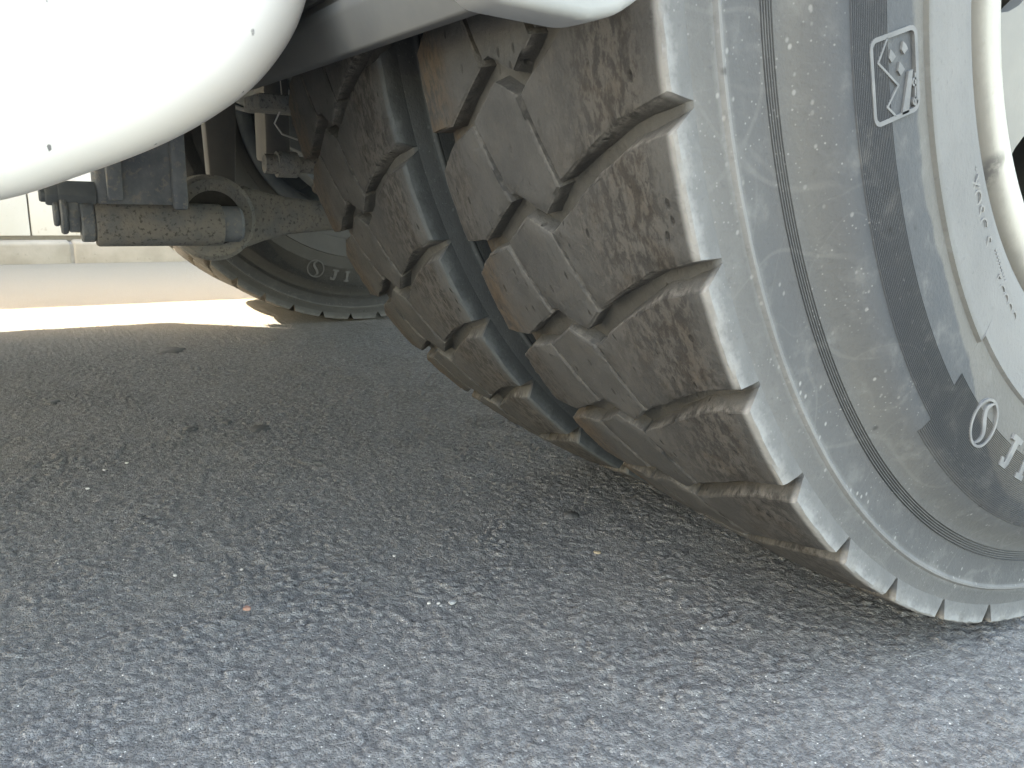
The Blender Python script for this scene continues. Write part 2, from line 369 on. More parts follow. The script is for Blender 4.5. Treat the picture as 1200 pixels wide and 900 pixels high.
# ---------------------------------------------------------------- kerb and wall across the road
kerb = thing('kerb', 'low dusty concrete kerb of long stones at the foot of the pale wall', 'kerb', (-3.35, 0, 0))
y = -8.54
while y < 8:
    bm = box_bm(-.16, 0, .004, .996, -.05, .083 + rng.uniform(-.002, .002), .012, 3)
    link('kerb_stone', bm_mesh(bm, 'kerb_stone', ang=40), M_kerb, kerb, (rng.uniform(-.004, .004), y, 0)); y += 1.0
bm = box_bm(-.15, -.006, -8.5, 8.5, -.05, .074); link('mortar', bm_mesh(bm, 'mortar'), M_mortar, kerb)
wall = thing('stone_wall', 'pale cream stone slab wall standing beyond the kerb', 'wall', (-3.5, 0, 0))
bm = box_bm(-.20, -.022, -8.5, 8.5, -.05, 1.50); link('wall_core', bm_mesh(bm, 'wall_core'), M_mortar, wall)
zz = .098
for row in range(4):
    y = -8.5 + (.327 if row % 2 == 0 else .0); 
    while y < 8.0:
        bm = box_bm(-.03, rng.uniform(-.003, .002), .003, .497, 0, .342, .004, 2)
        link('stone_slab', bm_mesh(bm, 'stone_slab', ang=40), M_stone, wall, (0, y, zz)); y += .5
    zz += .35
bm = box_bm(-.24, .02, -8.5, 8.5, 1.502, 1.56, .01); link('coping', bm_mesh(bm, 'coping', ang=40), M_stone, wall)

# ---------------------------------------------------------------- truck
truck = thing('truck', 'truck seen from beside its dusty twin rear tyres, with white tank', 'truck', (-.85, 0, 0))
T0 = Vector((-.85, 0, 0))
def part(name, me, mat, label=None, at=(0, 0, 0)):
    return link(name, me, mat, truck, Vector(at) - T0, label)

AX = .525; NP = 43; PITCH = 2 * math.pi / NP; PH0 = R_(-162.99); RC = .527
def crown(x): return RC - .0062 * abs((x + .112) / .116) ** 2.2
# outlines of the three lug pieces of one pitch, (x, u) with u in pitches
LUG = [
  [(.0035, .09), (-.029, .19), (-.062, .42), (-.105, .775), (-.0835, 1.405), (-.062, 1.25), (-.030, 1.03), (.0035, .905)],
  [(-.1068, .78), (-.128, .665), (-.1615, .925), (-.1375, 1.515), (-.131, 1.50), (-.106, 1.645), (-.0855, 1.43)],
  [(-.1640, .945), (-.197, 1.075), (-.2285, 1.33), (-.2285, 2.02), (-.192, 1.955), (-.1395, 1.56)],
]
ARC = PITCH * RC
def inset(poly, d):
    n = len(poly); out = []
    area = sum(poly[i][0] * poly[(i + 1) % n][1] - poly[(i + 1) % n][0] * poly[i][1] for i in range(n))
    sg = 1 if area > 0 else -1
    for i in range(n):
        p0, p1, p2 = (Vector(poly[k]) for k in ((i - 1) % n, i, (i + 1) % n))
        e1 = (p1 - p0).normalized(); e2 = (p2 - p1).normalized()
        n1 = Vector((-e1.y, e1.x)) * sg; n2 = Vector((-e2.y, e2.x)) * sg
        bis = (n1 + n2); bis = bis / max(.35, bis.length_squared / 2) / 1.0
        out.append(tuple(p1 + bis * d * (1 if bis.length else 0)))
    return out
def dens(poly, step=.007):
    out = []
    for i in range(len(poly)):
        a, b_ = Vector(poly[i]), Vector(poly[(i + 1) % len(poly)]); k = max(1, round((b_ - a).length / step))
        out += [tuple(a.lerp(b_, t / k)) for t in range(k)]
    return out
def lug_mesh(kind, seed, rough=.00035):
    r_ = random.Random(seed * 31 + kind)
    base = [(x, u * ARC) for x, u in LUG[kind]]
    gap = .0006
    base = inset(base, gap)
    # which bottom corners spread outwards (groove sides slope, creases do not)
    bot = []
    cr_edges = {0: {3}, 1: {6, 2}, 2: {5}}[kind]      # edges running along a crease
    n = len(base)
    wide = inset(base, -.0038)
    for i in range(n):
        p = Vector(base[i]); q = Vector(wide[i])
        if i in cr_edges or (i - 1) % n in cr_edges: q = p.lerp(q, .12)
        if kind == 0 and i in (0, n - 1): q = Vector((base[i][0], base[i][1] + (-.0108 if i == 0 else .0100)))
        if kind == 0 and i in (1, n - 2): q = p + (q - p) * 2.2
        if kind == 2 and i in (2, 3): q.x = base[i][0]
        bot.append(tuple(q))
    top = dens(base); 
    # the same parameterisation for the lower ring
    low = []; mid = []
    for i in range(n):
        a, b_ = Vector(base[i]), Vector(base[(i + 1) % n]); k = max(1, round((b_ - a).length / .007))
        for t in range(k):
            low.append(tuple(Vector(bot[i]).lerp(Vector(bot[(i + 1) % n]), t / k)))
    jit = [r_.gauss(0, rough) + (r_.gauss(0, .0006) if kind == 0 and q[0] > 0 else 0) - (r_.uniform(.001, .0032) if r_.random() < .055 else 0) for q in top]
    N = len(top)
    cx = sum(p[0] for p in top) / N; cy = sum(p[1] for p in top) / N
    ins = dens_inset(top, base, .0014)
    bm = bmesh.new(); ly = bm.verts.layers.float.new('worn')
    def add(ring, rad, z_off=0):
        return [bm.verts.new((p[0], p[1], z_off)) for p in ring]
    R0 = add(ins, 0, 0.0); 
    f = bm.faces.new(R0)
    # cut the flat face into cells so that it can follow the curve of the tyre
    ylo = min(p[1] for p in ins); yhi = max(p[1] for p in ins); xlo = min(p[0] for p in ins); xhi = max(p[0] for p in ins)
    border = set(R0)
    for k in range(1, 7):
        g = [e for e in list(bm.verts) + list(bm.edges) + list(bm.faces)]
        bmesh.ops.bisect_plane(bm, geom=g, plane_co=(0, ylo + (yhi - ylo) * k / 7, 0), plane_no=(0, 1, 0), dist=1e-6)
    for k in range(1, 5):
        g = [e for e in list(bm.verts) + list(bm.edges) + list(bm.faces)]
        bmesh.ops.bisect_plane(bm, geom=g, plane_co=(xlo + (xhi - xlo) * k / 5, 0, 0), plane_no=(1, 0, 0), dist=1e-6)
    # collect the boundary loop in order
    bed = [e for e in bm.edges if e.is_boundary]
    nxt = {}
    for e in bed:
        a, b_ = e.verts; nxt.setdefault(a, []).append(b_); nxt.setdefault(b_, []).append(a)
    start = bed[0].verts[0]; loop = [start]; prev = None; cur = start
    while True:
        c_ = [q for q in nxt[cur] if q is not prev][0]
        if c_ is start: break
        loop.append(c_); prev, cur = cur, c_
    # project each boundary point to the outline param
    def near_t(pt):
        best = (9, 0, 0)
        for i in range(N):
            a = Vector(ins[i]); b_ = Vector(ins[(i + 1) % N]); d = b_ - a
            t = max(0, min(1, (pt - a).dot(d) / max(d.length_squared, 1e-12))); e = (a + d * t - pt).length
            if e < best[0]: best = (e, i, t)
        return best
    rings = {1: [], 2: [], 3: []}
    rnd_top = [r_.gauss(0, .00022) for _ in range(N)]
    for q in loop:
        _, i, t = near_t(Vector((q.co.x, q.co.y)))
        L = lambda ring: Vector(ring[i]).lerp(Vector(ring[(i + 1) % N]), t)
        j_ = jit[i] * (1 - t) + jit[(i + 1) % N] * t
        o = L(top); dirv = (o - Vector((cx, cy))).normalized()
        if (kind == 0 and o.x > .001): dirv = Vector((0.2 * dirv.x, dirv.y))
        o = o + dirv * j_
        lw = L(low)
        rings[1].append(bm.verts.new((o.x, o.y, -.0011 + j_ * .5)))
        md = o.lerp(lw, .44); rings[2].append(bm.verts.new((md.x, md.y, -.0105)))
        rings[3].append(bm.verts.new((lw.x, lw.y, -.024)))
    seq = [loop, rings[1], rings[2], rings[3]]
    n_ = len(loop)
    for A, B in zip(seq, seq[1:]):
        for i in range(n_): bm.faces.new((A[i], A[(i + 1) % n_], B[(i + 1) % n_], B[i]))
    loopset = set(loop)
    for q in bm.verts:                                    # wrap round the tyre
        x, s_, dz = q.co
        if dz == 0: dz = r_.gauss(0, .00022)
        rr = crown(x) + dz
        if kind == 0 and x > .0 and dz < -.005: x = .0035 - .0022 * max(0, (.5215 - rr)) / .015
        a = s_ / RC
        q.co = (x, rr * math.cos(a), rr * math.sin(a))
    for q in rings[1]: q[ly] = 1.0
    return bm_mesh(bm, 'tread_block', ang=38)
def dens_inset(top, base, d):
    b2 = inset(base, d); out = []; n = len(base)
    for i in range(n):
        a, b_ = Vector(base[i]), Vector(base[(i + 1) % n]); k = max(1, round((b_ - a).length / .007))
        for t in range(k): out.append(tuple(Vector(b2[i]).lerp(Vector(b2[(i + 1) % n]), t / k)))
    return out
LUGS = [[lug_mesh(k, s_) for s_ in range(7)] for k in range(3)]

A_STEP = R_(-133.2)
def wrap(a): return (a + math.pi) % (2 * math.pi) - math.pi
def bead_step(a, x, hi_, lo_): return (x, hi_ if wrap(a) < A_STEP else lo_)
def tyre_profile():
    P = [(-.012, .287), (-.002, .2925), (.004, .2965), (.0085, .306), (.0115, .318), (.013, .3185), (.0145, .3195), (.0180, .334), (.0210, .348)]
    P += [lambda a: bead_step(a, .0232, .3668, .3618), lambda a: bead_step(a, .0236, .3674, .3624), lambda a: bead_step(a, .0216, .3690, .3640)]
    P += [(.0228, .378), (.0238, .392), (.0240, .410), (.0233, .4265), (.0215, .435), (.0180, .4415), (.0130, .448), (.0090, .454), (.0074, .4580)]
    r = .4592
    for k in range(5):
        P += [(.0071, r), (.0056, r + .0003), (.0056, r + .0009), (.0071, r + .0012)]; r += .0017
    P += [(.0064, .4685), (.0052, .480), (.0048, .4880), (.0060, .4897), (.0060, .4912), (.0042, .4928), (.0026, .500), (.0012, .5062), (-.001, .5082), (-.006, .5095), (-.018, .5128)]
    P += [(-.06, .5150), (-.113, .5158), (-.166, .5150), (-.2075, .5120), (-.2195, .5090), (-.2245, .5075), (-.2265, .5062)]
    P += [(-.2290, .495), (-.2305, .4912), (-.2300, .488), (-.2315, .468), (-.233, .458), (-.240, .445), (-.246, .432), (-.2485, .41), (-.247, .385), (-.244, .3665), (-.238, .345), (-.231, .318), (-.222, .2965), (-.214, .287)]
    return P
TYRE_MESH = bm_mesh(lathe(tyre_profile(), n=300, extra=(A_STEP - .0006 + 2 * math.pi, A_STEP + .0006 + 2 * math.pi)), 'tyre', ang=35)

def ribs_bm(arcs):
    bm = bmesh.new()
    def xs_(r): return float(np.interp(r, [.378, .392, .410, .4265, .435, .4415], [.0228, .0238, .0240, .0233, .0215, .0180]))
    for r0, r1, a0, a1 in arcs:
        r = r0
        while r < r1 - .0005:
            prof = [(xs_(r) - .0003, r), (xs_(r + .0003) + .0007, r + .0003), (xs_(r + .0006) + .0007, r + .0006), (xs_(r + .0009) - .0003, r + .0009)]
            lathe(prof, n=max(8, int((a1 - a0) / .03)), a0=a0, a1=a1, bm=bm); r += .00125
    return bm
RIB_MESH = bm_mesh(ribs_bm([(.4015, .4275, R_(-228), A_STEP), (.392, .4385, A_STEP, R_(-72)), (.4015, .4275, R_(-72), R_(40)), (.392, .4385, R_(40), R_(132))]), 'rib_band', ang=30)

def basis(ang, r, x, scale=1.0, spin=0.0):
    t = Vector((0, -math.sin(ang), math.cos(ang))); u = -Vector((0, math.cos(ang), math.sin(ang))); n_ = Vector((1, 0, 0))
    mt = Matrix((t, u, n_)).transposed().to_4x4() @ Matrix.Rotation(spin, 4, 'Z') @ Matrix.Scale(scale, 4)
    mt.translation = Vector((x, r * math.cos(ang), r * math.sin(ang))); return mt
def stroke(bm, pts, wd, z0=-.002, z1=.0009, closed=False):
    pts = [Vector(p) for p in pts]; n = len(pts); L = []; Rr = []
    for i in range(n):
        if closed: d0 = pts[i] - pts[i - 1]; d1 = pts[(i + 1) % n] - pts[i]
        else: d0 = pts[i] - pts[i - 1] if i else pts[1] - pts[0]; d1 = pts[i + 1] - pts[i] if i < n - 1 else d0
        d = (d0.normalized() + d1.normalized()).normalized(); nn = Vector((-d.y, d.x))
        k = 1 / max(.5, nn.dot(Vector((-d0.normalized().y, d0.normalized().x))))
        ww = wd[i] if isinstance(wd, list) else wd
        L.append(pts[i] + nn * ww / 2 * k); Rr.append(pts[i] - nn * ww / 2 * k)
    vs = [[bm.verts.new((a.x, a.y, z0)), bm.verts.new((a.x, a.y, z1)), bm.verts.new((b_.x, b_.y, z1)), bm.verts.new((b_.x, b_.y, z0))] for a, b_ in zip(L, Rr)]
    for i in range(n if closed else n - 1):
        A, B = vs[i], vs[(i + 1) % n]
        for j in range(3): bm.faces.new((A[j], A[j + 1], B[j + 1], B[j]))
    if not closed:
        bm.faces.new(vs[0]); bm.faces.new(vs[-1][::-1])
    return bm
def emblem_mesh():
    bm = bmesh.new(); R0 = .0150
    stroke(bm, [(R0 * math.cos(a), R0 * math.sin(a)) for a in np.linspace(0, 2 * math.pi, 48, endpoint=False)], .0018, closed=True)
    pts = []; wd = []
    for t in np.linspace(0, 1, 22):
        pts.append((-.0052 * math.sin(t * 2 * math.pi) , .0142 - .0284 * t)); wd.append(.0012 + .0030 * math.sin(math.pi * t))
    stroke(bm, pts, wd)
    return bm_mesh(bm, 'emblem', ang=40)
EMBLEM = emblem_mesh()
def poly_prism(bm, pts, z0=-.002, z1=.0009):
    A = [bm.verts.new((x, y, z0)) for x, y in pts]; B = [bm.verts.new((x, y, z1)) for x, y in pts]
    bm.faces.new(B); n = len(A)
    for i in range(n): bm.faces.new((A[i], A[(i + 1) % n], B[(i + 1) % n], B[i]))
def letter_meshes():
    s = .001
    bm = bmesh.new()                                      # slanted slab letter J
    poly_prism(bm, [(-6 * s, 12 * s), (9 * s, 12 * s), (8 * s, 8 * s), (4.5 * s, 8 * s), (2.5 * s, -8 * s), (0, -12 * s), (-9 * s, -12 * s), (-10 * s, -6 * s), (-6 * s, -6 * s), (-5.4 * s, -8.5 * s), (-3.5 * s, -8 * s), (-2 * s, 8 * s), (-6.5 * s, 8 * s)])
    J = bm_mesh(bm, 'letter')
    bm = bmesh.new()                                      # slanted slab letter I
    poly_prism(bm, [(-5 * s, 12 * s), (7 * s, 12 * s), (6.5 * s, 8 * s), (3.5 * s, 8 * s), (2 * s, -8 * s), (5 * s, -8 * s), (4.5 * s, -12 * s), (-7 * s, -12 * s), (-6.5 * s, -8 * s), (-3.5 * s, -8 * s), (-2 * s, 8 * s), (-5.5 * s, 8 * s)])
    return J, bm_mesh(bm, 'letter')
LET_J, LET_I = letter_meshes()
def icon_mesh():
    bm = bmesh.new(); Wd, Hh = .0385, .0345
    q = lambda a, b_: ((a - .5) * Wd, (b_ - .5) * Hh)
    rc = .004; fr = []
    for (sx, sy, a0) in ((1, 1, 0), (-1, 1, 90), (-1, -1, 180), (1, -1, 270)):
        for a in np.linspace(a0, a0 + 90, 5):
            fr.append((sx * (Wd / 2 - rc) + rc * math.cos(R_(a)), sy * (Hh / 2 - rc) + rc * math.sin(R_(a))))
    stroke(bm, fr, .0022, closed=True)
    stroke(bm, [q(.02, .36), q(.27, .13), q(.62, .55), q(.83, .28), q(.98, .46)], .0011)
    for a, b_, k in ((.2, .73, 1), (.24, .44, 1.05), (.43, .63, 1.1)):
        x, y = q(a, b_); poly_prism(bm, [(x - .0030 * k, y - .001), (x + .0005, y - .0024 * k), (x + .0030 * k, y - .0006), (x + .0012, y + .0026 * k), (x - .001, y + .0012)])
    poly_prism(bm, [q(.50, .80), q(.50, .90), q(1.0, .76), q(1.0, .60)])
    stroke(bm, [q(.55, .95), q(.93, .93)], .0011)
    for a in (.66, .90):
        x, y = q(a, .93); stroke(bm, [(x + .0017 * math.cos(t), y + .0017 * math.sin(t)) for t in np.linspace(0, 2 * math.pi, 10, endpoint=False)], .0009, closed=True)
    return bm_mesh(bm, 'rock_mark', ang=40)
ICON = icon_mesh()
_glyph = {}
def glyph(ch):
    if ch not in _glyph:
        cu = bpy.data.curves.new('glyph', 'FONT'); cu.body = ch; cu.size = 1; cu.extrude = .03; cu.align_x = 'CENTER'; cu.align_y = 'CENTER'; cu.resolution_u = 3; cu.fill_mode = 'BOTH'
        ob = bpy.data.objects.new('glyph', cu); COL.objects.link(ob); dg = bpy.context.evaluated_depsgraph_get()
        me_ = bpy.data.meshes.new_from_object(ob.evaluated_get(dg)); bpy.data.objects.remove(ob); bpy.data.curves.remove(cu)
        me_.name = 'letter'; me_.materials.clear(); me_.materials.append(M_bead); _glyph[ch] = me_
    return _glyph[ch]

def make_tyre(x, mat, label, phase=0.0, blocks=range(-6, 13), emblem=None, spin=0.0, rest=True):
    me_ = TYRE_MESH.copy(); me_.materials.clear(); me_.materials.append(mat)
    t = part('tyre', me_, mat, label, (x, 0, AX)); t.rotation_euler.x = 0
    lugs = [[q.copy() for q in row] for row in LUGS]
    for row in lugs:
        for q in row: q.materials.clear(); q.materials.append(mat)
    for k in blocks:
        for i in range(3):
            o = link('tread_block', lugs[i][(k * 3 + i * 2 + round(phase * 10)) % 7], None, t); o.rotation_euler.x = PH0 + (k + phase) * PITCH
    if rest:
        bm = bmesh.new()
        for k in range(NP):
            if k in blocks or k - NP in blocks: continue
            for i in range(3):
                n0 = len(bm.verts); bm.from_mesh(LUGS[i][(k + i) % 4]); bm.verts.ensure_lookup_table()
                bmesh.ops.rotate(bm, verts=bm.verts[n0:], cent=(0, 0, 0), matrix=Matrix.Rotation(PH0 + (k + phase) * PITCH, 3, 'X'))
        o = link('tread', bm_mesh(bm, 'tread', ang=38), mat, t); o['kind'] = 'stuff'
    rb = RIB_MESH.copy(); rb.materials.clear(); rb.materials.append(mat)
    link('rib_band', rb, mat, t)
    return t
M_faint = mat_plain('faint_far_lettering', (.115, .115, .115), (.085, .088, .09), 60, .8, .2)
def mark(name, me_, mat, parent, ang, r, x, scale=1.0, spin=0.0, label=None):
    if not me_.materials: me_.materials.append(mat)
    o = link(name, me_, None, parent, None, label); o.matrix_local = basis(ang, r, x, scale, spin); return o

X_IN = -.2895; X_FAR = -1.635
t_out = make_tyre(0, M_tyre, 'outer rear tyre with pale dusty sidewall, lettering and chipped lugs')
t_in = make_tyre(X_IN, M_tyre_in, 'inner rear tyre with shade and blue haze painted into its sidewall', .16)
far_phase = .32
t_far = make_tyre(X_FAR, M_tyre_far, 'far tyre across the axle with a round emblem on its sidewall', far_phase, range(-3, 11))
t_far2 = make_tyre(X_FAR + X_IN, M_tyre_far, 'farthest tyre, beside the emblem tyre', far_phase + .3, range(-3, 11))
# far tyre also has the dark wet band; marks on the near and the far tyre
mark('emblem', EMBLEM, M_emb, t_out, R_(-126.0), .3975, .0243, 1.02)
for me_, a, r in ((LET_J, -118.8, .397), (LET_I, -115.2, .397)): mark('letter', me_, M_emb, t_out, R_(a), r, .0243)
mark('rock_mark', ICON, M_icon, t_out, R_(-161.15), .3972, .0240, 1.0, R_(0), 'embossed mark of falling rocks over a dump truck in a rounded frame')
def far_copy(me_): q = me_.copy(); q.materials.clear(); return q
mark('emblem', far_copy(EMBLEM), M_faint, t_far, R_(-107.9), .4065, .0243, 1.35)
for me_, a, r in ((LET_J, -100.8, .411), (LET_I, -96.4, .411)): mark('letter', far_copy(me_), M_faint, t_far, R_(a), r, .0243, 1.1)
for txt, a0, r, size in (('XOSC', -147.4, .3265, .0125), ('S', -140.2, .3265, .0125), ('5COOO', -134.9, .3285, .0125)):
    for i, ch in enumerate(txt):
        a = R_(a0 + i * 1.62); mark('letter', glyph(ch), M_bead, t_out, a, r, .0163, size)
for a0, r, n_ in ((-148.6, .3205, 9), (-137.6, .3165, 10), (-136.6, .3215, 8)):
    bm = bmesh.new()
    for i in range(n_):
        q = random.Random(i + n_); stroke(bm, [(i * .0029, 0), (i * .0029 + q.uniform(.0008, .0016), .0)], .0018 * q.uniform(.6, 1.1), -.0005, .0003)
    mark('small_print', bm_mesh(bm, 'small_print'), M_bead, t_out, R_(a0), r, .0134 if r < .318 else .0148)

# ---------------------------------------------------------------- wheel rims
def rim_mesh():
    prof = [(-.010, .2965), (-.003, .2958), (.003, .2925), (.0062, .2870), (.0068, .2800), (.0055, .2715), (.0025, .2640), (.0004, .2602), (-.0016, .2588), (-.0045, .2585),
            (-.034, .2565), (-.060, .250), (-.10, .240), (-.16, .243), (-.20, .252), (-.222, .260), (-.228, .272), (-.229, .292), (-.221, .2965), (-.215, .285), (-.10, .262), (-.012, .285)]
    return bm_mesh(lathe(prof, n=160, close=True), 'wheel_rim', ang=40)
def disc_mesh(x0=-.032, nh=8):
    """a dished disc with round hand holes"""
    bm = bmesh.new(); hr = .0365; rc = .204; ro = .2572; ri = .150; sec = 2 * math.pi / nh
    xf = lambda r: x0 + .010 * math.sin(max(0, min(1, (ro - r) / (ro - ri))) * math.pi / 2) - .02 * max(0, (.150 - r) / .10) ** 1.2 * 1
    def v(r, a): return bm.verts.new((xf(r), r * math.cos(a), r * math.sin(a)))
    n = 24
    for s_ in range(nh):
        a0 = s_ * sec + R_(9.0)
        inner = []; outer = []
        for k in range(n):
            f = 2 * math.pi * k / n; c_, d_ = math.cos(f), math.sin(f)
            inner.append((rc + hr * c_, a0 + hr * d_ / rc))
            tR = ((ro - rc) if c_ > 0 else (rc - ri)) / max(abs(c_), 1e-6); tA = (sec / 2) / max(abs(d_), 1e-6)
            # scale to the border of the sector in the stretched plane
            kx = c_ * (1 / ((ro - rc) if c_ > 0 else (rc - ri))); ky = d_ / (sec / 2 * rc)
            mxx = max(abs(kx), abs(ky)); outer.append((rc + c_ / mxx, a0 + d_ / mxx / rc))
        A = [v(*q) for q in inner]; B = [v(*q) for q in outer]
        lip = [bm.verts.new((q.co.x - .010, q.co.y, q.co.z)) for q in A]
        for k in range(n):
            k2 = (k + 1) % n
            bm.faces.new((A[k], A[k2], B[k2], B[k])); bm.faces.new((A[k], A[k2], lip[k2], lip[k]))
    angs = np.linspace(0, 2 * math.pi, 96, endpoint=False)
    rs = [.150, .13, .11, .09]
    rings = [[v(r, a) for a in angs] for r in rs]
    for P_, Q in zip(rings, rings[1:]):
        for k in range(96): bm.faces.new((P_[k], P_[(k + 1) % 96], Q[(k + 1) % 96], Q[k]))
    bmesh.ops.remove_doubles(bm, verts=bm.verts, dist=.0004)
    return bm_mesh(bm, 'wheel_disc', ang=45)
RIM = rim_mesh()
for x, dm, lab, xo in ((0, mat_rim(), 'white rim of the outer tyre with chipped edge', -.032), (X_IN, M_darkmetal, None, -.19), (X_FAR, M_darkmetal, None, -.12), (X_FAR + X_IN, M_darkmetal, None, -.12)):
    rm = RIM.copy(); rm.materials.clear(); rm.materials.append(dm)
    rim = part('wheel_rim', rm, dm, lab, (x, 0, AX))
    d = link('wheel_disc', disc_mesh(xo), M_disc if x == 0 else M_darkmetal, rim)
    hub = lathe([(xo - .10, .0), (xo - .10, .085), (xo + .035, .085), (xo + .055, .07), (xo + .06, .0)], n=40)
    link('hub', bm_mesh(hub, 'hub', ang=35), M_disc if x == 0 else M_darkmetal, rim)
    for k in range(10):
        a = k * 2 * math.pi / 10
        bmn = lathe([(xo - .01, 0), (xo - .01, .0165), (xo + .012, .0165), (xo + .016, .012), (xo + .016, 0)], n=6, centre=(0, .118 * math.cos(a), .118 * math.sin(a)))
        link('wheel_nut', bm_mesh(bmn, 'wheel_nut'), M_darkmetal, rim)
for x in (X_IN, X_FAR):
    s_ = -1 if x == X_IN else 1
    x0 = x - .245 if x == X_IN else x + .03
    bm = lathe([(-.05, .0), (-.05, .15), (-.03, .215), (.0, .236), (.08, .236), (.10, .19), (.10, 0)] if x == X_FAR else [(-.06, 0), (-.06, .17), (-.04, .212), (.0, .212), (.15, .212), (.15, 0)], n=72)
    part('brake_drum', bm_mesh(bm, 'brake_drum', ang=35), M_darkmetal, None, (x0, 0, AX))
bm = tube([(-1.58, 0, AX), (-1.30, 0, AX), (-1.12, 0, AX + .01), (-.98, 0, AX + .02), (-.84, 0, AX + .01), (-.70, 0, AX), (-.40, 0, AX)], [.062, .065, .12, .16, .12, .065, .062], 24)
part('axle_housing', bm_mesh(bm, 'axle_housing', ang=50), M_darkmetal)

# ---------------------------------------------------------------- torque rod, its bracket and pin in front of the axle
bm = lathe([(-.026, .037), (-.026, .052), (-.020, .058), (.020, .058), (.026, .052), (.026, .037)], n=48, close=True, centre=(-.905, -.507, .2875))
rod_eye = bm_mesh(bm, 'rod_eye', ang=40)
rod = []
def rodsec(y, zc, hz, wx, n=14):
    return [(-.905 + wx * math.copysign(abs(math.cos(a)) ** .7, math.cos(a)), y, zc + hz * math.copysign(abs(math.sin(a)) ** .7, math.sin(a))) for a in np.linspace(0, 2 * math.pi, n, endpoint=False)]
bm = bmesh.new(); rings = [[bm.verts.new(c_) for c_ in rodsec(*q)] for q in ((-.462, .289, .044, .017), (-.435, .290, .035, .018), (-.40, .291, .027, .019), (-.35, .291, .022, .019), (-.28, .294, .021, .019), (-.12, .305, .021, .019))]
for A, B in zip(rings, rings[1:]):
    for k in range(len(A)): bm.faces.new((A[k], A[(k + 1) % len(A)], B[(k + 1) % len(A)], B[k]))
bm.faces.new(rings[0]); bm.faces.new(rings[-1])
tr_ = part('torque_rod', bm_mesh(bm, 'torque_rod', ang=60), M_rod, 'muddy torque rod with a round eye')
link('rod_eye', rod_eye, M_rod, tr_)
bm = lathe([(-.024, .013), (-.024, .037), (.024, .037), (.024, .013)], n=40, close=True, centre=(-.905, -.507, .2875))
link('bushing', bm_mesh(bm, 'bushing', ang=40), M_rubber, tr_)
# hanger bracket
bm = prism([(-.652, .296), (-.546, .292), (-.546, .80), (-.652, .80)], -.886, -.836, 'X', .006, 3)
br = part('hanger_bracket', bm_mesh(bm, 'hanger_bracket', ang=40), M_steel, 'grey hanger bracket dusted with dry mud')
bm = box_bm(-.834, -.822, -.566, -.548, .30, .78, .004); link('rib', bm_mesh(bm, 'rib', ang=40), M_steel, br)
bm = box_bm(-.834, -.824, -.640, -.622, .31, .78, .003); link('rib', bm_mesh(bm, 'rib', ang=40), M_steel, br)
bm = lathe([(-.655, 0), (-.655, .0255), (-.652, .0272), (-.508, .0272), (-.505, .0260), (-.505, 0)], 'Y', 40, centre=(-.846, 0, .2805))
link('pivot_sleeve', bm_mesh(bm, 'pivot_sleeve', ang=40), M_rod, br)
bm = lathe([(-.507, 0), (-.507, .0235), (-.482, .0235), (-.478, .020), (-.478, 0)], 'Y', 32, centre=(-.848, 0, .2815))
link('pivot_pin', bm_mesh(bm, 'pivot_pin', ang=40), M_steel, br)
for (y0, y1, r, zc, n_) in ((-.671, -.6555, .0245, .2835, 32), (-.684, -.6715, .0205, .289, 6), (-.692, -.6845, .0225, .291, 24), (-.699, -.6925, .0150, .293, 16)):
    bm = lathe([(y0, 0), (y0, r - .0015), (y0 + .002, r), (y1 - .002, r), (y1, r - .0015), (y1, 0)], 'Y', n_, centre=(-.846, 0, zc))
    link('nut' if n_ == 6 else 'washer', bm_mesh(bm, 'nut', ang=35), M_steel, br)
for (y0, y1, r, n_) in ((-.712, -.705, .009, 16), (-.7055, -.692, .0145, 6), (-.692, -.652, .019, 6)):
    bm = lathe([(y0, 0), (y0, r - .0015), (y0 + .002, r), (y1, r), (y1, 0)], 'Y', n_, centre=(-.85, 0, .3155))
    link('bolt', bm_mesh(bm, 'bolt', ang=35), M_darkmetal, br)
# leaf spring, brake chamber, box end and hose in the dark space
sp = None
for k in range(5):
    L = .62 - k * .09; z0 = .70 - k * .016
    bm = prism([(y_, z0 + .05 * (y_ / .62) ** 2 + dz) for y_, dz in [(-L, 0), (-L / 2, 0), (0, 0), (L / 2, 0), (L, 0), (L, .014), (L / 2, .014), (0, .014), (-L / 2, .014), (-L, .014)]], -.86, -.78)
    if sp is None: sp = part('leaf_spring', bm_mesh(bm, 'leaf_spring'), M_darkmetal)
    else: link('spring_leaf', bm_mesh(bm, 'spring_leaf'), M_darkmetal, sp)
bm = box_bm(-.79, -.72, -.482, -.30, .422, .440, .003); part('brake_bracket', bm_mesh(bm, 'brake_bracket', ang=40), M_rod)
bm = lathe([(-.470, 0), (-.470, .012), (-.455, .012), (-.455, .016), (-.43, .016), (-.43, .010), (-.40, .010), (-.40, 0)], 'Y', 12, centre=(-.75, 0, .360))
part('slack_bolt', bm_mesh(bm, 'slack_bolt', ang=35), M_rod)
bm = lathe([(-1.33, 0), (-1.33, .05), (-1.31, .075), (-1.25, .08), (-1.235, .086), (-1.225, .086), (-1.21, .08), (-1.15, .07), (-1.14, 0)], 'X', 40, centre=(0, -.22, .46))
part('brake_chamber', bm_mesh(bm, 'brake_chamber', ang=35), M_darkmetal)
bm = prism([(-.31, .40), (-.255, .38), (-.25, .62), (-.33, .62)], -1.20, -1.18, 'X', .004); part('chamber_bracket', bm_mesh(bm, 'chamber_bracket', ang=40), M_darkmetal)
bm = tube([(-.74, -.45, .62), (-.74, -.452, .50), (-.742, -.447, .43), (-.745, -.457, .408), (-.745, -.448, .396), (-.74, -.43, .39)], .0012, 6)
part('lock_wire', bm_mesh(bm, 'lock_wire', True), mat_plain('bright_wire', (.5, .5, .5), (.6, .6, .6), 40, .4, 0))
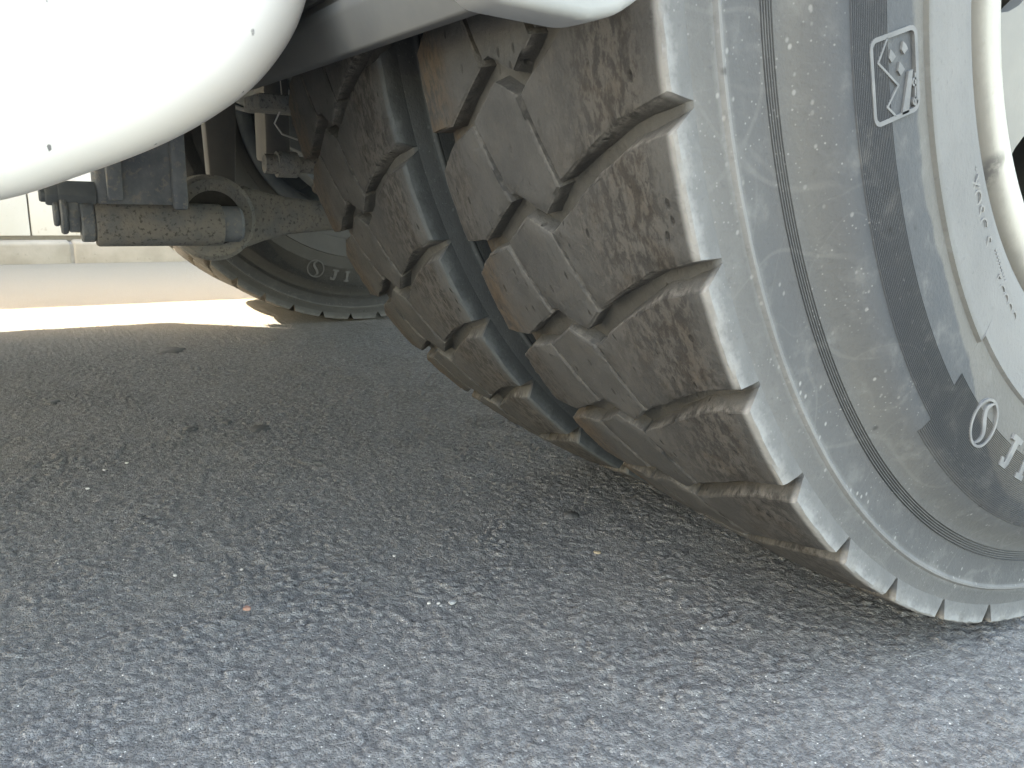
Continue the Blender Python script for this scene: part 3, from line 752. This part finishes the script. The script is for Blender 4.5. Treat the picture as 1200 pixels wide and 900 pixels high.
bm = lathe([(-1.52, 0), (-1.52, .07), (-1.50, .105), (-1.46, .125), (-.98, .125), (-.94, .105), (-.92, .07), (-.92, 0)], 'X', 48, centre=(0, -.30, .60))
res_ = part('air_reservoir', bm_mesh(bm, 'air_reservoir', ang=35), M_darkmetal)
for x in (-1.40, -1.05):
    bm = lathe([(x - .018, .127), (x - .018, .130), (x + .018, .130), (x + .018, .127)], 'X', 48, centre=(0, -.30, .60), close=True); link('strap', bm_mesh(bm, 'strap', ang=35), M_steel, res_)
bm = tube([(-1.14, -.24, .47), (-1.10, -.30, .44), (-1.02, -.34, .43), (-.96, -.33, .47), (-.95, -.30, .50)], .011, 10); part('air_hose', bm_mesh(bm, 'air_hose', True), M_rubber)
bm = tube([(-1.36, -.10, .40), (-1.28, -.22, .335), (-1.15, -.27, .33), (-1.0, -.25, .36), (-.86, -.18, .42)], .010, 10); part('brake_hose', bm_mesh(bm, 'brake_hose', True), M_rubber)
bm = prism([(-.47, .345), (-.43, .335), (-.415, .62), (-.48, .62)], -1.10, -1.07, 'X', .004); part('stay_plate', bm_mesh(bm, 'stay_plate', ang=40), M_guard)
bm = box_bm(-1.06, -1.0, -.40, -.36, .37, .62, .006); part('slack_adjuster', bm_mesh(bm, 'slack_adjuster', ang=40), M_guard)
# chassis rails; unseen bed and far guard shaped for their shade
for x in (-.72, -1.20):
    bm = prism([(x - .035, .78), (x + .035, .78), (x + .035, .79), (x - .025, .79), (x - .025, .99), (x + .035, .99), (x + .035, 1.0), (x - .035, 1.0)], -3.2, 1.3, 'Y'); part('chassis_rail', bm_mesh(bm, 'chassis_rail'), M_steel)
bm = box_bm(-2.26, -.32, -3.2, 1.6, 1.12, 1.20, .01); part('shade_bed', bm_mesh(bm, 'shade_bed', ang=40), M_wood)  # unseen bed added to shade the road, narrowed to let sky light in
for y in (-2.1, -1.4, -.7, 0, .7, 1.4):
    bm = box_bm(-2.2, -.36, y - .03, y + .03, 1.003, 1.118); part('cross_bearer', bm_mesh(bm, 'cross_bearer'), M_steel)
bm = box_bm(-2.215, -2.185, -3.6, -1.0, .49, 1.118, .012); part('shade_guard', bm_mesh(bm, 'shade_guard', ang=40), M_guard)  # unseen guard added to shape the sunlit strip and stop light leaks
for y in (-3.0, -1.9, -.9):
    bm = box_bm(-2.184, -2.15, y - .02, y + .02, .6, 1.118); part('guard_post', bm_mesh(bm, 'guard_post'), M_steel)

# ---------------------------------------------------------------- mudguards
def arc_pts(r, a0, a1, n): return [(r * math.cos(a), AX + r * math.sin(a)) for a in np.linspace(R_(a0), R_(a1), n)]
def guard(x0, x1, label=None):
    out = [(-.550, .446)] + [(-.552, .50)] + arc_pts(.555, 178, 2, 30)
    inn = arc_pts(.551, 2, 178, 30) + [(-.548, .50), (-.546, .446)]
    g = part('mudguard', bm_mesh(prism(out + inn, x0, x1, 'X'), 'mudguard', ang=40), M_guard, label)
    return g
mg = guard(-.62, -.012, 'dark mudguard over the twin rear tyres')
bm = prism([(-.546, .4215), (-.555, .4435), (-.555, .451), (-.539, .451), (-.537, .4215)], -.62, -.012, 'X', .0015, 2); link('guard_lip', bm_mesh(bm, 'guard_lip', ang=40), M_guard, mg)
bm = box_bm(-.62, -.012, -.5545, -.5495, .457, .462, .001); link('seam', bm_mesh(bm, 'seam', ang=40), M_guard, mg)
guard(-2.17, -1.60)
sk_out = [(-.612, .62), (-.615, .415), (-.612, .403), (-.603, .3975), (-.565, .3965), (-.552, .400), (-.541, .407), (-.534, .417)] + arc_pts(.545, 191, 175, 6)
bm = prism([(y_, z_) for y_, z_ in sk_out], .006, .030, 'X', .004, 3)
part('guard_skirt', bm_mesh(bm, 'guard_skirt', ang=40), M_pan, 'pale rounded skirt at the front of the mudguard')

# ---------------------------------------------------------------- white tank
def tank_mesh():
    x0, x1 = -.80, -.24
    curve = [(-.5605, .95), (-.5605, .60), (-.5605, .540), (-.5615, .500), (-.5655, .468), (-.5745, .4385), (-.5885, .415), (-.6065, .3945), (-.6285, .3775), (-.6510, .3635), (-.6750, .3515), (-.7060, .3385), (-.7450, .3240), (-.7950, .3150), (-.87, .311), (-1.0, .310), (-1.9, .310), (-2.2, .34), (-2.35, .42), (-2.4, .55), (-2.4, .95)]
    # smooth the outline
    pts = [Vector(c_) for c_ in curve]; out = []
    for i in range(len(pts) - 1):
        p0, p1, p2, p3 = pts[max(i - 1, 0)], pts[i], pts[i + 1], pts[min(i + 2, len(pts) - 1)]
        k = 6 if (p2 - p1).length < .1 else 3
        for j in range(k):
            t = j / k; tan1 = (p2 - p0) * .5; tan2 = (p3 - p1) * .5; L = (p2 - p1).length
            tan1 = tan1.normalized() * L if tan1.length else tan1; tan2 = tan2.normalized() * L if tan2.length else tan2
            out.append(tuple((2*t**3-3*t**2+1)*p1 + (t**3-2*t**2+t)*tan1 + (-2*t**3+3*t**2)*p2 + (t**3-t**2)*tan2))
    out.append(curve[-1])
    bm = bmesh.new(); n = len(out); rings = []
    for k in range(9):                                   # rounded front edge, then straight back
        a = k / 8 * math.pi / 2; R0 = .030
        rings.append((x1 - R0 + R0 * math.cos(a), R0 * (1 - math.sin(a))))
    rings = rings[::-1][:0] + [(x1 - .030 + .030 * math.sin(k / 8 * math.pi / 2), .030 * (1 - math.cos(k / 8 * math.pi / 2))) for k in range(9)]
    cols = [[bm.verts.new((x0, y_, z_)) for y_, z_ in out]]
    for x, d in rings:
        sh = inset(out, d) if d > 1e-6 else out
        cols.append([bm.verts.new((x, y_, z_)) for y_, z_ in sh])
    for A, B in zip(cols, cols[1:]):
        for i in range(n): bm.faces.new((A[i], A[(i + 1) % n], B[(i + 1) % n], B[i]))
    bm.faces.new(cols[0]); bm.faces.new(cols[-1][::-1])
    return bm_mesh(bm, 'fuel_tank', ang=50)
tank = part('fuel_tank', tank_mesh(), M_tank, 'white rounded tank slung low in front of the wheels, with small scuffs')

# ---------------------------------------------------------------- small things lying on the road
def blot(label, x, y, rx, ry, seed):
    q = random.Random(seed); bm = bmesh.new(); n = 22; c_ = bm.verts.new((0, 0, .0008)); ring = []; ring2 = []
    for k in range(n):
        a = k * 2 * math.pi / n; f = q.uniform(.7, 1.12)
        px, py = rx * f * math.cos(a), ry * f * math.sin(a)
        ring.append(bm.verts.new((px * .8, py * .8, .0010))); ring2.append(bm.verts.new((px, py, -.0022)))
    for k in range(n):
        bm.faces.new((c_, ring[k], ring[(k + 1) % n])); bm.faces.new((ring[k], ring2[k], ring2[(k + 1) % n], ring[(k + 1) % n]))
    o = link('tar_blot', bm_mesh(bm, 'tar_blot', True), M_tar, None, (x, y, .0004)); o['label'] = label; o['category'] = 'tar spot'; o['group'] = 'dark tar spots on the asphalt'
blot('long dark oval tar spot on the asphalt, largest of three in a row', -.816, -.474, .018, .017, 3)
blot('small flat tar spot on the asphalt, middle one of the row of three', -.865, -.507, .011, .007, 4)
blot('thin grey tar spot on the asphalt, left end of the row of three', -.855, -.561, .012, .012, 5)
blot('lone tar spot at the far left of the asphalt, nearest the sunlit strip', -1.089, -.716, .014, .012, 6)
blot('ragged black tar spot on the asphalt close in front of the outer tyre', -.361, -.263, .010, .010, 7)
blot('dark cracked tar patch on the asphalt below the torque rod', -1.43, -.492, .035, .03, 8)
def pebble(name, label, cat, x, y, size, mat, seed, flat=.5, group=None):
    q = random.Random(seed); bm = bmesh.new(); bmesh.ops.create_icosphere(bm, subdivisions=2, radius=size)
    off = [q.uniform(.78, 1.15) for _ in bm.verts]
    for v_, f in zip(bm.verts, off): v_.co = Vector((v_.co.x * f * 1.2, v_.co.y * f, v_.co.z * f * flat))
    o = link(name, bm_mesh(bm, name, ang=25), mat, None, (x, y, size * flat * .6)); o.rotation_euler.z = q.uniform(0, 6); o['label'] = label; o['category'] = cat
    if group: o['group'] = group
M_red = mat_plain('red_chip', (.30, .16, .125), (.36, .22, .17), 200, .8, .2)
M_peb = mat_plain('pale_pebble', (.45, .45, .44), (.55, .54, .52), 150, .8, .3)
M_peb2 = mat_plain('grey_pebble', (.28, .29, .30), (.36, .37, .37), 150, .8, .3)
M_yel = mat_plain('tan_chip', (.45, .36, .25), (.5, .42, .3), 150, .8, .3)
pebble('pebble', 'small reddish brick chip lying on the asphalt', 'chip', -.329, -.613, .0030, M_red, 1)
pebble('pebble', 'grey rounded pebble beside two white crumbs on the asphalt', 'pebble', -.257, -.463, .0034, M_peb2, 2)
pebble('pebble', 'tan chip on the asphalt in front of the outer tyre', 'chip', -.274, -.296, .0030, M_yel, 3, .35)
G = 'tiny white crumbs on the asphalt'
for i, (lab, px, py, s_) in enumerate([('tiny white crumb on the asphalt, nearer one left of the grey pebble', -.266, -.480, .0016), ('tiny white crumb on the asphalt, closest to the grey pebble', -.262, -.473, .0014),
        ('white crumb on the open asphalt midway between the tar spot row and the grey pebble', -.36, -.47, .0016), ('largest white crumb on the asphalt at the left edge', -.673, -.701, .0022),
        ('white crumb on the asphalt, middle of the line of three at the left', -.73, -.679, .0018), ('white crumb on the asphalt, farthest of the line of three at the left', -.744, -.653, .002),
        ('white crumb on the asphalt left of the reddish chip', -.416, -.653, .0016), ('small white crumb on the asphalt just beyond the reddish chip', -.40, -.60, .0012)]):
    pebble('crumb', lab, 'crumb', px, py, s_, M_peb, 10 + i, .6, G)
